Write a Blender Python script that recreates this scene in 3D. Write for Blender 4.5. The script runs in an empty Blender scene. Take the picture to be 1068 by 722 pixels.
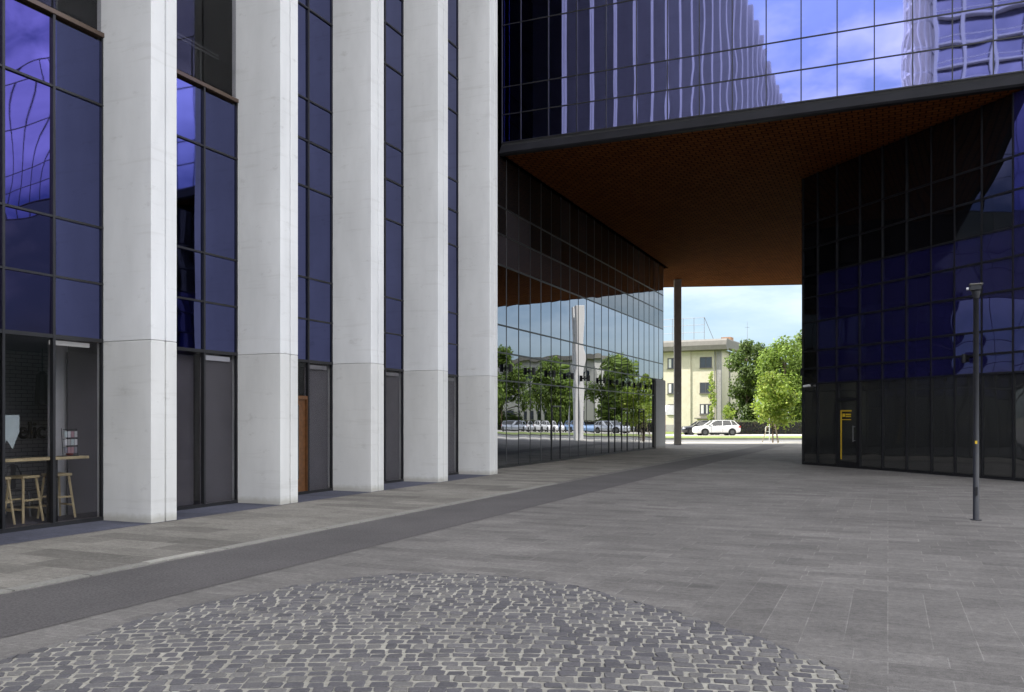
import bpy, bmesh, math, random
from mathutils import Vector, Matrix, noise
R = math.radians
random.seed(7)
sc = bpy.context.scene
COL = sc.collection

# ------------------------------------------------------------------ layout
TH = 0.4082
S, K = math.sin(TH), math.cos(TH)          # u = along the left facade (away), v = out of it (to the right)
F_PX, YH = 906.66, 436.33
def W(u, v, z=0.0): return Vector((S*u + K*v, K*u - S*v, z))
def px_ground(x, Y, z=0.0): return Vector(((x-534)/F_PX*Y, Y, z))
def u_at(px, v):
    d = (px-534)/F_PX; t = v/(K*d-S); return t*(S*d+K)

# ------------------------------------------------------------------ materials
def mat(name):
    m = bpy.data.materials.new(name); m.use_nodes = True
    nt = m.node_tree; b = nt.nodes['Principled BSDF']
    return m, nt, b
def L(nt, a, b): nt.links.new(a, b)
def nd(nt, t, **kw):
    n = nt.nodes.new(t)
    for k, v in kw.items(): setattr(n, k, v)
    return n
def setv(n, **kw):
    for k, v in kw.items(): n.inputs[k.replace('_', ' ')].default_value = v
def ramp(nt, fac, stops):
    r = nd(nt, 'ShaderNodeValToRGB')
    el = r.color_ramp.elements
    while len(el) < len(stops): el.new(0.5)
    for e, (p, c) in zip(el, stops):
        e.position = p; e.color = c if len(c) == 4 else (*c, 1)
    L(nt, fac, r.inputs['Fac']); return r
def noise_n(nt, vec, scale, detail=4, rough=0.55):
    n = nd(nt, 'ShaderNodeTexNoise'); setv(n, Scale=scale, Detail=detail, Roughness=rough)
    if vec is not None: L(nt, vec, n.inputs['Vector'])
    return n
def mixc(nt, fac, a, b, mode='MIX'):
    m = nd(nt, 'ShaderNodeMix', data_type='RGBA', blend_type=mode)
    for sock, v in ((m.inputs[0], fac), (m.inputs[6], a), (m.inputs[7], b)):
        if hasattr(v, 'is_linked'): L(nt, v, sock)
        elif isinstance(v, (int, float)): sock.default_value = v
        else: sock.default_value = (*v, 1)
    return m.outputs[2]
def mathn(nt, op, a, b=None):
    m = nd(nt, 'ShaderNodeMath', operation=op)
    for i, v in enumerate((a, b)):
        if v is None: continue
        if hasattr(v, 'is_linked'): L(nt, v, m.inputs[i])
        else: m.inputs[i].default_value = v
    return m.outputs[0]
def bump(nt, b, h, strength, dist=0.02):
    n = nd(nt, 'ShaderNodeBump'); setv(n, Strength=strength, Distance=dist)
    L(nt, h, n.inputs['Height']); L(nt, n.outputs['Normal'], b.inputs['Normal'])
def objc(nt): return nd(nt, 'ShaderNodeTexCoord').outputs['Object']
def scaled(nt, vec, s):
    m = nd(nt, 'ShaderNodeMapping'); m.inputs['Scale'].default_value = s
    L(nt, vec, m.inputs['Vector']); return m.outputs[0]

def plain(name, col, rough=0.5, metal=0.0, var=0.12, scale=6.0, ior=None, coat=0.0):
    m, nt, b = mat(name)
    n = noise_n(nt, objc(nt), scale)
    lo = tuple(c*(1-var) for c in col); hi = tuple(min(1, c*(1+var)) for c in col)
    r = ramp(nt, n.outputs['Fac'], [(0.3, lo), (0.7, hi)])
    L(nt, r.outputs[0], b.inputs['Base Color'])
    setv(b, Roughness=rough, Metallic=metal)
    if ior: setv(b, IOR=ior)
    if coat: b.inputs['Coat Weight'].default_value = coat
    return m
def mirror(name, col, rough=0.012):
    # coated curtain-wall glass: a mirror of its own tint over a dark inside
    m, nt, b = mat(name)
    n = noise_n(nt, objc(nt), 1.1, 2)
    r = ramp(nt, n.outputs['Fac'], [(0.2, tuple(c*.93 for c in col)), (0.8, tuple(min(1, c*1.07) for c in col))])
    L(nt, r.outputs[0], b.inputs['Base Color'])
    d = noise_n(nt, objc(nt), 7, 5)
    rr = nd(nt, 'ShaderNodeMapRange'); setv(rr, To_Min=rough*.5, To_Max=rough*2.2)
    L(nt, d.outputs['Fac'], rr.inputs['Value']); L(nt, rr.outputs[0], b.inputs['Roughness'])
    setv(b, Metallic=1.0)
    return m
def clear_glass(name, tint=(.9, .92, .95), refl=0.05):
    m, nt, b = mat(name)
    nt.nodes.remove(b)
    out = nt.nodes['Material Output']
    tr = nd(nt, 'ShaderNodeBsdfTransparent'); tr.inputs[0].default_value = (*tint, 1)
    gl = nd(nt, 'ShaderNodeBsdfGlossy'); gl.inputs['Roughness'].default_value = 0.01
    ge = nd(nt, 'ShaderNodeNewGeometry')
    dt = nd(nt, 'ShaderNodeVectorMath', operation='DOT_PRODUCT'); L(nt, ge.outputs['Incoming'], dt.inputs[0]); L(nt, ge.outputs['Normal'], dt.inputs[1])
    c5 = mathn(nt, 'POWER', mathn(nt, 'SUBTRACT', 1.0, mathn(nt, 'ABSOLUTE', dt.outputs['Value'])), 5.0)
    fa = mathn(nt, 'ADD', mathn(nt, 'MULTIPLY', c5, .9), refl)
    mx = nd(nt, 'ShaderNodeMixShader')
    L(nt, fa, mx.inputs[0]); L(nt, tr.outputs[0], mx.inputs[1]); L(nt, gl.outputs[0], mx.inputs[2])
    L(nt, mx.outputs[0], out.inputs[0])
    return m
def emit(name, col, s):
    m, nt, b = mat(name)
    b.inputs['Base Color'].default_value = (*col, 1)
    b.inputs['Emission Color'].default_value = (*col, 1); b.inputs['Emission Strength'].default_value = s
    return m

def concrete(name, col, stain=0.5):
    m, nt, b = mat(name)
    co = objc(nt)
    oi = nd(nt, 'ShaderNodeObjectInfo')
    ad = nd(nt, 'ShaderNodeVectorMath', operation='ADD'); L(nt, co, ad.inputs[0])
    sc_ = nd(nt, 'ShaderNodeVectorMath', operation='SCALE'); sc_.inputs['Scale'].default_value = 37.0
    cx = nd(nt, 'ShaderNodeCombineXYZ'); L(nt, oi.outputs['Random'], cx.inputs[0]); L(nt, oi.outputs['Random'], cx.inputs[2])
    L(nt, cx.outputs[0], sc_.inputs[0]); L(nt, sc_.outputs[0], ad.inputs[1])
    v = ad.outputs[0]
    big = noise_n(nt, scaled(nt, v, (1, 1, .35)), 1.3, 6, .6)
    r1 = ramp(nt, big.outputs['Fac'], [(0.3, tuple(c*.9 for c in col)), (0.7, tuple(min(1, c*1.06) for c in col))])
    # faint horizontal pour lines and wipes
    st = noise_n(nt, scaled(nt, v, (.7, .7, 9)), 1.0, 3, .6)
    r2 = ramp(nt, st.outputs['Fac'], [(0.0, (1, 1, 1)), (0.58, (1, 1, 1)), (0.7, (.88, .875, .865)), (.78, (1, 1, 1))])
    c = mixc(nt, 0.55*stain+.2, r1.outputs[0], r2.outputs[0], 'MULTIPLY')
    # smudges
    sm = noise_n(nt, scaled(nt, v, (2.2, 2.2, 4.5)), 1.2, 8, .7)
    r3 = ramp(nt, sm.outputs['Fac'], [(0.0, (1, 1, 1)), (.6, (1, 1, 1)), (.74, (.74, .73, .72))])
    c = mixc(nt, stain, c, r3.outputs[0], 'MULTIPLY')
    pit = nd(nt, 'ShaderNodeTexVoronoi'); setv(pit, Scale=9.0, Randomness=1.0); L(nt, v, pit.inputs['Vector'])
    rp = ramp(nt, pit.outputs['Distance'], [(0.0, (.62, .6, .58)), (.055, (1, 1, 1)), (1, (1, 1, 1))])
    c = mixc(nt, .7, c, rp.outputs[0], 'MULTIPLY')
    # dirt just above the ground
    sep = nd(nt, 'ShaderNodeSeparateXYZ'); L(nt, nd(nt, 'ShaderNodeNewGeometry').outputs['Position'], sep.inputs[0])
    gr = noise_n(nt, co, 7, 5)
    zz = mathn(nt, 'ADD', sep.outputs[2], mathn(nt, 'MULTIPLY', gr.outputs['Fac'], -.12))
    rd = ramp(nt, zz, [(0.0, (.66, .64, .58)), (.1, (1, 1, 1))])
    c = mixc(nt, .8, c, rd.outputs[0], 'MULTIPLY')
    L(nt, c, b.inputs['Base Color']); setv(b, Roughness=.85)
    fine = noise_n(nt, co, 45, 4)
    bump(nt, b, fine.outputs['Fac'], .25, .004)
    return m

M = {}
M['concrete'] = concrete('pale_concrete', (.775, .78, .80), .75)
M['concrete_low'] = concrete('pale_concrete_base', (.705, .703, .70), .8)
M['concrete_grey'] = concrete('grey_concrete', (.4, .39, .38), .8)
M['violet'] = mirror('violet_coated_glass', (.25, .26, .52))
M['violet_left'] = mirror('blue_coated_glass', (.105, .117, .255), .02)
M['violet_dim'] = mirror('dim_violet_glass', (.13, .115, .27))
M['strip_glass'] = mirror('dark_strip_glass', (.05, .055, .095))
M['attic_grey'] = plain('grey_attic_glass', (.03, .027, .032), .012, 0, .2, .8, ior=1.6)
M['attic_dim'] = plain('dim_attic_glass', (.009, .008, .009), .012, 0, .2, .8, ior=1.6)
M['wing_glass'] = mirror('neutral_coated_glass', (.26, .275, .31), .006)
M['wing_dark'] = mirror('dark_coated_glass', (.1, .1, .115), .02)
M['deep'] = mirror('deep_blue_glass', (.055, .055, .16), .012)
m, nt, b = mat('painted_reflection_glass'); M['deep'] = m  # mirrored blue put into the body colour of the glass
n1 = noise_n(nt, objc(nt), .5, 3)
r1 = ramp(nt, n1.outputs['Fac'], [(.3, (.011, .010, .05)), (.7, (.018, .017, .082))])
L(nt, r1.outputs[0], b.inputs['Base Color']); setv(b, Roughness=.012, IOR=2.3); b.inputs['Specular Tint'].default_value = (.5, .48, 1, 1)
M['attic'] = plain('black_attic_glass', (.006, .006, .008), .012, ior=1.9)
M['shop_dark'] = plain('dark_shop_glass', (.036, .037, .037), .015, 0, .12, .5, ior=2.1)
M['clear'] = clear_glass('clear_glass', (.8, .8, .82), .03)
M['loggia'] = plain('dark_loggia_glass', (.012, .012, .014), .04, ior=1.6)
M['frame'] = plain('dark_anodised_frame', (.028, .028, .032), .4, .4)
M['frame_grey'] = plain('grey_anodised_frame', (.09, .09, .095), .4, .5)
M['fascia'] = plain('dark_metal_fascia', (.016, .016, .019), .6, .0, .2, 1.5, ior=1.2)
M['sill'] = plain('bronze_sill', (.1, .068, .052), .4, .3)
M['dark'] = plain('dark_inside', (.02, .02, .022), .9)
M['blind'] = plain('grey_blind_fabric', (.13, .12, .13), .8, 0, .08, 3)
M['wood'] = plain('pale_wood', (.75, .6, .33), .5, 0, .18, 9)
M['brownwood'] = plain('brown_door_wood', (.12, .052, .02), .45, 0, .25, 12)
M['white'] = plain('white_paint', (.8, .8, .8), .5, 0, .04)
M['mint'] = plain('mint_paper', (.66, .76, .74), .7, 0, .05)
M['steel'] = plain('grey_steel', (.2, .2, .21), .45, .6, .15)
M['postpaint'] = plain('charcoal_post_paint', (.02, .021, .028), .5, .0, .15, 14)
M['column'] = plain('grey_brown_column_paint', (.5, .46, .42), .6, 0, .15, 3)
M['blackmetal'] = plain('black_metal', (.015, .015, .017), .4, .3)
M['yellow'] = plain('yellow_vinyl', (.75, .5, .03), .5)
M['letter'] = plain('dark_green_letter', (.006, .012, .009), .6)
M['carpaint'] = plain('white_car_paint', (.8, .8, .8), .25, 0, .02, coat=.6)
M['carblack'] = plain('black_car_paint', (.012, .013, .018), .2, 0, .05, coat=.8)
M['carsilver'] = plain('silver_car_paint', (.42, .45, .5), .3, .5, .05, coat=.6)
M['carblue'] = plain('pale_blue_car_paint', (.25, .38, .6), .3, .2, .05, coat=.6)
M['carglass'] = plain('car_window_glass', (.015, .018, .02), .03, 0, .05, ior=1.6)
M['tyre'] = plain('tyre_rubber', (.015, .015, .015), .85)
M['rim'] = plain('dark_alloy', (.12, .12, .12), .35, .9)
M['redlight'] = plain('red_lamp_lens', (.45, .03, .02), .2)
M['headlamp'] = plain('clear_lamp_lens', (.6, .6, .62), .15)
M['bark'] = plain('bark', (.09, .065, .045), .9, 0, .35, 14)
M['stake'] = plain('grey_timber_stake', (.3, .25, .19), .85, 0, .2, 12)
M['eave'] = plain('grey_eave_cladding', (.15, .143, .13), .7, 0, .12, 2)
M['quoin'] = plain('grey_render', (.3, .29, .29), .9, 0, .12, 5)
M['winframe'] = plain('dark_window_frame', (.06, .06, .065), .5)
M['winglass'] = plain('window_glass', (.03, .035, .05), .03, 0, .1, ior=1.7)
M['curtain'] = plain('pale_curtain', (.6, .6, .58), .9)
M['red'] = plain('red_plastic', (.4, .04, .03), .5)

# café back wall: painted brick
m, nt, b = mat('painted_brick'); M['brick'] = m
br = nd(nt, 'ShaderNodeTexBrick'); setv(br, Scale=1.0, Brick_Width=.24, Row_Height=.075, Mortar_Size=.006)
br.inputs['Color1'].default_value = (.72, .72, .72, 1); br.inputs['Color2'].default_value = (.8, .8, .8, 1); br.inputs['Mortar'].default_value = (.3, .3, .3, 1)
mp = nd(nt, 'ShaderNodeMapping'); mp.inputs['Rotation'].default_value = (R(90), 0, 0)
sp = nd(nt, 'ShaderNodeSeparateXYZ'); L(nt, objc(nt), sp.inputs[0]); cb = nd(nt, 'ShaderNodeCombineXYZ')
L(nt, sp.outputs[0], cb.inputs[0]); L(nt, sp.outputs[2], cb.inputs[1]); L(nt, cb.outputs[0], br.inputs['Vector'])
L(nt, br.outputs['Color'], b.inputs['Base Color']); setv(b, Roughness=.8)
bump(nt, b, br.outputs['Fac'], .4, -.006)

# cream render of the far building
m, nt, b = mat('cream_render'); M['cream'] = m
n1 = noise_n(nt, objc(nt), 2.2, 6, .7); n2 = noise_n(nt, objc(nt), .35, 4)
r1 = ramp(nt, n1.outputs['Fac'], [(.3, (.52, .485, .385)), (.7, (.61, .58, .48))])
r2 = ramp(nt, n2.outputs['Fac'], [(.3, (.88, .87, .84)), (.7, (1, 1, 1))])
L(nt, mixc(nt, .8, r1.outputs[0], r2.outputs[0], 'MULTIPLY'), b.inputs['Base Color']); setv(b, Roughness=.95)
bump(nt, b, n1.outputs['Fac'], .5, .03)

# copper soffit: rows of small pressed cassettes
m, nt, b = mat('copper_soffit'); M['soffit'] = m
co = objc(nt)
br = nd(nt, 'ShaderNodeTexBrick'); setv(br, Scale=1.0, Brick_Width=.33, Row_Height=.22, Mortar_Size=.028, Mortar_Smooth=.5)
br.inputs['Color1'].default_value = (.2, .068, .019, 1); br.inputs['Color2'].default_value = (.145, .048, .014, 1); br.inputs['Mortar'].default_value = (.035, .012, .005, 1)
L(nt, co, br.inputs['Vector'])
n1 = noise_n(nt, co, .5, 4); r1 = ramp(nt, n1.outputs['Fac'], [(.3, (.8, .8, .8)), (.7, (1.0, 1.0, 1.0))])
L(nt, mixc(nt, .8, br.outputs['Color'], r1.outputs[0], 'MULTIPLY'), b.inputs['Base Color']); setv(b, Roughness=.9); b.inputs['Specular IOR Level'].default_value = .02
n2 = noise_n(nt, co, 3.0, 3)
bump(nt, b, mathn(nt, 'ADD', br.outputs['Fac'], mathn(nt, 'MULTIPLY', n2.outputs['Fac'], -.6)), .8, -.05)

# plaza slabs
def slab_mat(name, base, band=True, width=.62, row=.30, con=1.0):
    m, nt, b = mat(name)
    co = objc(nt)
    sep = nd(nt, 'ShaderNodeSeparateXYZ'); L(nt, co, sep.inputs[0])
    def mul(k): return tuple(min(1, c*k) for c in base)
    def brick(vec, w, h, c1, c2, mo, ms, bias, off=.5):
        br = nd(nt, 'ShaderNodeTexBrick'); br.offset = off; br.offset_frequency = 2; br.squash = 1.3; br.squash_frequency = 3
        setv(br, Scale=1.0, Brick_Width=w, Row_Height=h, Mortar_Size=ms, Mortar_Smooth=.3, Bias=bias)
        for k_, c_ in (('Color1', c1), ('Color2', c2), ('Mortar', mo)): br.inputs[k_].default_value = (*c_, 1)
        L(nt, vec, br.inputs['Vector']); return br
    A = brick(co, width, row, mul(1+.13*con), mul(1-.21*con), mul(1.5), .005, -.25, .37)
    A2 = brick(scaled(nt, co, (.31, .5, 1)), width, row, (1.06,)*3, (.9,)*3, (1, 1, 1), 0, -.1, .37)
    sw = nd(nt, 'ShaderNodeCombineXYZ'); L(nt, sep.outputs[1], sw.inputs[0]); L(nt, sep.outputs[0], sw.inputs[1])
    B = brick(sw.outputs[0], 1.35, .31, mul(1.07), mul(.88), mul(1.6), .005, -.1)
    col = mixc(nt, .8, A.outputs['Color'], A2.outputs['Color'], 'MULTIPLY'); fac = A.outputs['Fac']
    if band:
        # crosswise bands of slabs in the paving, every ten metres
        fr = mathn(nt, 'FRACT', mathn(nt, 'DIVIDE', mathn(nt, 'ADD', sep.outputs[1], 3.3), 10.4))
        inb = mathn(nt, 'LESS_THAN', fr, .21)
        right = mathn(nt, 'GREATER_THAN', sep.outputs[0], -1.62)
        mk = mathn(nt, 'MULTIPLY', inb, right)
        nj = noise_n(nt, co, 1.6, 3)
        worn = ramp(nt, nj.outputs['Fac'], [(.38, (.25,)*3), (.6, (1, 1, 1))])
        bcol = mixc(nt, mathn(nt, 'MULTIPLY', B.outputs['Fac'], mathn(nt, 'SUBTRACT', 1.0, worn.outputs[0])), B.outputs['Color'], mul(.95))
        col = mixc(nt, mk, col, bcol)
        fac = mathn(nt, 'ADD', mathn(nt, 'MULTIPLY', fac, mathn(nt, 'SUBTRACT', 1.0, mk)), mathn(nt, 'MULTIPLY', B.outputs['Fac'], mk))
    def mult(c, vec, scale, det, rough, lo, hi, k):
        n = noise_n(nt, vec, scale, det, rough)
        r = ramp(nt, n.outputs['Fac'], [(.3, (lo,)*3), (.7, (hi,)*3)])
        return mixc(nt, k, c, r.outputs[0], 'MULTIPLY'), n
    c, _ = mult(col, co, .35, 6, .65, .78, 1.14, 1.0)
    c, _ = mult(c, scaled(nt, co, (.45, 1, 1)), 3.2, 8, .7, .78, 1.2, 1.0)
    c, _ = mult(c, co, 17, 6, .75, .72, 1.28, 1.0)
    c, n2 = mult(c, co, 95, 3, .7, .7, 1.3, 1.0)
    n3 = noise_n(nt, scaled(nt, co, (.6, 2.5, 1)), 2.0, 10, .78)      # trodden pale dust
    r3 = ramp(nt, n3.outputs['Fac'], [(.0, (0, 0, 0)), (.57, (0, 0, 0)), (.78, (1, 1, 1))])
    c = mixc(nt, mathn(nt, 'MULTIPLY', r3.outputs[0], .4), c, mul(1.55))
    vo = nd(nt, 'ShaderNodeTexVoronoi'); setv(vo, Scale=2.3); L(nt, co, vo.inputs['Vector'])
    rv = ramp(nt, vo.outputs['Distance'], [(.0, (.55,)*3), (.025, (.7,)*3), (.04, (1, 1, 1))])   # gum and drips
    c = mixc(nt, .6, c, rv.outputs[0], 'MULTIPLY')
    L(nt, c, b.inputs['Base Color']); setv(b, Roughness=.78); b.inputs['Specular IOR Level'].default_value = .3
    hh = mathn(nt, 'ADD', mathn(nt, 'MULTIPLY', fac, -1.0), mathn(nt, 'MULTIPLY', n2.outputs['Fac'], .35))
    bump(nt, b, hh, .4, .004)
    return m
M['slab'] = slab_mat('granite_slabs', (.165, .155, .146))
M['slab_warm'] = slab_mat('warm_granite_slabs', (.2, .187, .166), False, 1.1, .5, 1.7)
M['threshold'] = slab_mat('blue_basalt_slabs', (.085, .088, .118), False, .9, .6, .6)
def aggregate(name, lo, hi, scale=220, rough=.9, big=.15):
    m, nt, b = mat(name)
    co = objc(nt)
    n1 = noise_n(nt, co, scale, 3, .7); n2 = noise_n(nt, co, .8, 6)
    r1 = ramp(nt, n1.outputs['Fac'], [(.32, lo), (.68, hi)])
    r2 = ramp(nt, n2.outputs['Fac'], [(.3, (1-big,)*3), (.7, (1+big,)*3)])
    L(nt, mixc(nt, 1.0, r1.outputs[0], r2.outputs[0], 'MULTIPLY'), b.inputs['Base Color']); setv(b, Roughness=rough)
    bump(nt, b, n1.outputs['Fac'], .35, .004)
    return m
M['strip'] = aggregate('dark_asphalt_strip', (.058, .053, .052), (.128, .118, .117), 42)
M['road'] = aggregate('road_asphalt', (.09, .09, .09), (.15, .15, .15), 40)
M['pave'] = aggregate('pale_pavement', (.33, .32, .29), (.42, .4, .36), 30)
M['earth'] = aggregate('far_ground', (.13, .13, .1), (.2, .19, .15), 3)
M['grass'] = aggregate('mown_grass', (.09, .13, .02), (.16, .2, .04), 14, .95, .25)
M['kerb'] = aggregate('pale_kerb_stone', (.2, .192, .175), (.29, .28, .255), 40)
M['mortar'] = aggregate('sandy_mortar', (.27, .255, .22), (.42, .4, .35), 28, .95, .25)

def attr_mat(name, rough, nscale, var, transl=0.0):
    m, nt, b = mat(name)
    a = nd(nt, 'ShaderNodeVertexColor'); a.layer_name = 'tone'
    n = noise_n(nt, objc(nt), nscale, 4)
    r = ramp(nt, n.outputs['Fac'], [(.3, (1-var,)*3), (.7, (1+var,)*3)])
    c = mixc(nt, 1.0, a.outputs[0], r.outputs[0], 'MULTIPLY')
    L(nt, c, b.inputs['Base Color']); setv(b, Roughness=rough)
    if transl:
        out = nt.nodes['Material Output']
        t = nd(nt, 'ShaderNodeBsdfTranslucent'); L(nt, c, t.inputs[0])
        mx = nd(nt, 'ShaderNodeMixShader'); mx.inputs[0].default_value = transl
        L(nt, b.outputs[0], mx.inputs[1]); L(nt, t.outputs[0], mx.inputs[2]); L(nt, mx.outputs[0], out.inputs[0])
    else:
        bump(nt, b, n.outputs['Fac'], .4, .006)
    return m
M['stone'] = attr_mat('granite_setts', .75, 60, .22)
M['leaf'] = attr_mat('leaves', .6, 1.5, .15, .45)

# ------------------------------------------------------------------ mesh helpers
class MB:
    def __init__(s): s.v, s.f, s.t = [], [], []
    def add(s, vs, fs, tone=None):
        o = len(s.v); s.v += [tuple(p) for p in vs]; s.f += [tuple(i+o for i in f) for f in fs]
        if tone is not None: s.t += [tone]*len(fs)
        return s
    def box(s, a, b, tone=None):
        (x0, y0, z0), (x1, y1, z1) = a, b
        return s.add([(x0,y0,z0),(x1,y0,z0),(x1,y1,z0),(x0,y1,z0),(x0,y0,z1),(x1,y0,z1),(x1,y1,z1),(x0,y1,z1)],
                     [(0,3,2,1),(4,5,6,7),(0,1,5,4),(1,2,6,5),(2,3,7,6),(3,0,4,7)], tone)
    def prism(s, pts, z0, z1):
        n = len(pts); ar = sum(pts[i][0]*pts[(i+1)%n][1]-pts[(i+1)%n][0]*pts[i][1] for i in range(n))
        if ar < 0: pts = pts[::-1]
        vs = [(p[0],p[1],z0) for p in pts]+[(p[0],p[1],z1) for p in pts]
        return s.add(vs, [tuple(range(n))[::-1], tuple(range(n,2*n))]+[(i,(i+1)%n,n+(i+1)%n,n+i) for i in range(n)])
    def prism_y(s, pts, y0, y1):          # outline in x,z extruded along y
        n = len(pts); ar = sum(pts[i][0]*pts[(i+1)%n][1]-pts[(i+1)%n][0]*pts[i][1] for i in range(n))
        if ar < 0: pts = pts[::-1]
        vs = [(p[0],y0,p[1]) for p in pts]+[(p[0],y1,p[1]) for p in pts]
        return s.add(vs, [tuple(range(n)), tuple(range(n,2*n))[::-1]]+[((i+1)%n,i,n+i,n+(i+1)%n) for i in range(n)])
    def tube(s, pts, rads, n=10, caps=True):
        pts = [Vector(p) for p in pts]
        if isinstance(rads, (int, float)): rads = [rads]*len(pts)
        rings = []
        up0 = Vector((0,0,1))
        for i, p in enumerate(pts):
            d = (pts[min(i+1,len(pts)-1)]-pts[max(i-1,0)]).normalized()
            up = up0 if abs(d.z) < .95 else Vector((0,1,0))
            a = d.cross(up).normalized(); c = a.cross(d)
            rings.append([p+(a*math.cos(2*math.pi*j/n)+c*math.sin(2*math.pi*j/n))*rads[i] for j in range(n)])
        vs = [q for r_ in rings for q in r_]; fs = []
        for i in range(len(pts)-1):
            for j in range(n):
                k = (j+1)%n; fs.append((i*n+j, (i+1)*n+j, (i+1)*n+k, i*n+k)[::-1])
        if caps: fs += [tuple(range(n)), tuple(range((len(pts)-1)*n, len(pts)*n))[::-1]]
        return s.add(vs, fs)
    def mesh(s, name, material, smooth=False):
        me = bpy.data.meshes.new(name); me.from_pydata(s.v, [], s.f); me.materials.append(material)
        if s.t:
            ca = me.color_attributes.new('tone', 'FLOAT_COLOR', 'CORNER')
            li = 0
            for p, t in zip(me.polygons, s.t):
                for _ in p.loop_indices:
                    ca.data[li].color = (*t, 1); li += 1
        if smooth: me.polygons.foreach_set('use_smooth', [True]*len(me.polygons))
        me.update(); return me
    def build(s, name, material, parent=None, smooth=False, loc=(0,0,0), rot=None, bevel=0.0):
        return link(name, s.mesh(name, material, smooth), parent, loc, rot, bevel)
def link(name, me, parent=None, loc=(0,0,0), rot=None, bevel=0.0):
    o = bpy.data.objects.new(name, me); COL.objects.link(o); o.location = loc
    if rot: o.rotation_euler = rot
    if parent is not None: o.parent = parent
    if bevel:
        b = o.modifiers.new('bevel', 'BEVEL'); b.width = bevel; b.segments = 2; b.limit_method = 'ANGLE'
    return o
def tag(o, label, cat, group=None):
    o['label'] = label; o['category'] = cat
    if group: o['group'] = group
    return o
def thing(name, label, cat, loc=(0,0,0), rz=0.0, group=None):
    o = bpy.data.objects.new(name, None); COL.objects.link(o); o.location = loc; o.rotation_euler = (0,0,rz)
    o.empty_display_size = .3
    return tag(o, label, cat, group)
def copy_tree(o, parent=None):
    c = o.copy(); COL.objects.link(c); c.parent = parent
    for ch in list(o.children): copy_tree(ch, c)
    return c
def struct(o): o['kind'] = 'structure'; return o
def box(name, a, b, material, parent, bevel=0.0): return MB().box(a, b).build(name, material, parent, bevel=bevel)

# a pane of glass: a shallow pillow with its own slight twist, 20 mm thick
PANES = {}
def pane(w, h, kind, var, material, amp=1.0):
    key = (round(w,3), round(h,3), kind, var, material.name, amp)
    if key in PANES: return PANES[key]
    rnd = random.Random(hash((round(w,3), round(h,3), var)) & 0xffff)
    A = rnd.uniform(-.0035, .0035)*amp; B = rnd.uniform(-.0009, .0009)*amp; C = rnd.uniform(-.0012, .0012)*amp; D = rnd.uniform(-.0015, .0015)*amp
    E_ = rnd.uniform(-.0012, .0012)*amp; ph = rnd.uniform(0, 6)
    nx, nz = 8, 12
    vs, fs = [], []
    for j in range(nz+1):
        for i in range(nx+1):
            X = 2*i/nx-1; Z = 2*j/nz-1
            y = -(A*(1-X*X)*(1-Z*Z) + B*X + C*Z + D*X*Z + E_*math.sin(2.6*Z+ph)*(1-X*X))
            vs.append((X*w/2, y, (Z+1)/2*h))
    for j in range(nz):
        for i in range(nx):
            a = j*(nx+1)+i; fs.append((a, a+1, a+nx+2, a+nx+1))
    nf = len(fs)
    o = len(vs); y1 = .02
    cs = [(-w/2,0,0),(w/2,0,0),(w/2,0,h),(-w/2,0,h)]
    vs += [(x, .004, z) for x, _, z in cs]+[(x, y1, z) for x, _, z in cs]
    fs += [(o+4,o+7,o+6,o+5),(o,o+4,o+5,o+1),(o+1,o+5,o+6,o+2),(o+2,o+6,o+7,o+3),(o+3,o+7,o+4,o)]
    me = bpy.data.meshes.new(kind); me.from_pydata(vs, [], fs); me.materials.append(material)
    me.polygons.foreach_set('use_smooth', [i < nf for i in range(len(fs))]); me.update()
    PANES[key] = me; return me
SH = {}
def bar(name, parent, x0, x1, z0, z1, proud=.05, back=.03, material=None):
    # shared-mesh frame member
    material = material or M['frame']
    w, h = round(x1-x0,3), round(z1-z0,3)
    key = (name, w, h, proud, back, material.name)
    if key not in SH: SH[key] = MB().box((0,-proud,0),(w,back,h)).mesh(name, material)
    return link(name, SH[key], parent, (x0,0,z0))
def glaze(parent, x0, x1, z0, z1, kind, material, amp=1.0, inset=.025, nvar=6):
    w, h = x1-x0-inset*2+.012, z1-z0-inset*2+.012
    me = pane(w, h, kind, random.randrange(nvar), material, amp)
    return link(kind, me, parent, ((x0+x1)/2, 0, z0+inset-.006))

# ------------------------------------------------------------------ sky, sun, camera
SUN = Vector((-.998, .06, 0)).normalized()
EL = R(50)
sunv = Vector((SUN.x*math.cos(EL), SUN.y*math.cos(EL), math.sin(EL)))
w = bpy.data.worlds.new("World"); sc.world = w; w.use_nodes = True
nt = w.node_tree; bg = nt.nodes['Background']
sky = nd(nt, 'ShaderNodeTexSky'); sky.sky_type = 'NISHITA'; sky.sun_disc = False
sky.sun_elevation = EL; sky.sun_rotation = math.atan2(SUN.x, SUN.y); sky.air_density = 1.0; sky.dust_density = .6; sky.ozone_density = 1.5
tc = nd(nt, 'ShaderNodeTexCoord'); sp = nd(nt, 'ShaderNodeSeparateXYZ'); L(nt, tc.outputs['Generated'], sp.inputs[0])
zz = mathn(nt, 'ADD', mathn(nt, 'MAXIMUM', sp.outputs[2], 0.0), .16)
cb = nd(nt, 'ShaderNodeCombineXYZ'); L(nt, mathn(nt, 'DIVIDE', sp.outputs[0], zz), cb.inputs[0]); L(nt, mathn(nt, 'DIVIDE', sp.outputs[1], zz), cb.inputs[1])
cb.inputs[2].default_value = 3.7
n1 = noise_n(nt, cb.outputs[0], 1.15, 8, .58)
cl = ramp(nt, n1.outputs['Fac'], [(.0, (0,0,0)), (.40, (0,0,0)), (.62, (1,1,1))])
hz = ramp(nt, sp.outputs[2], [(.0, (.0,.0,.0)), (.1, (.05,.05,.05)), (.2, (.25,.25,.25)), (.34, (1,1,1))])
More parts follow.
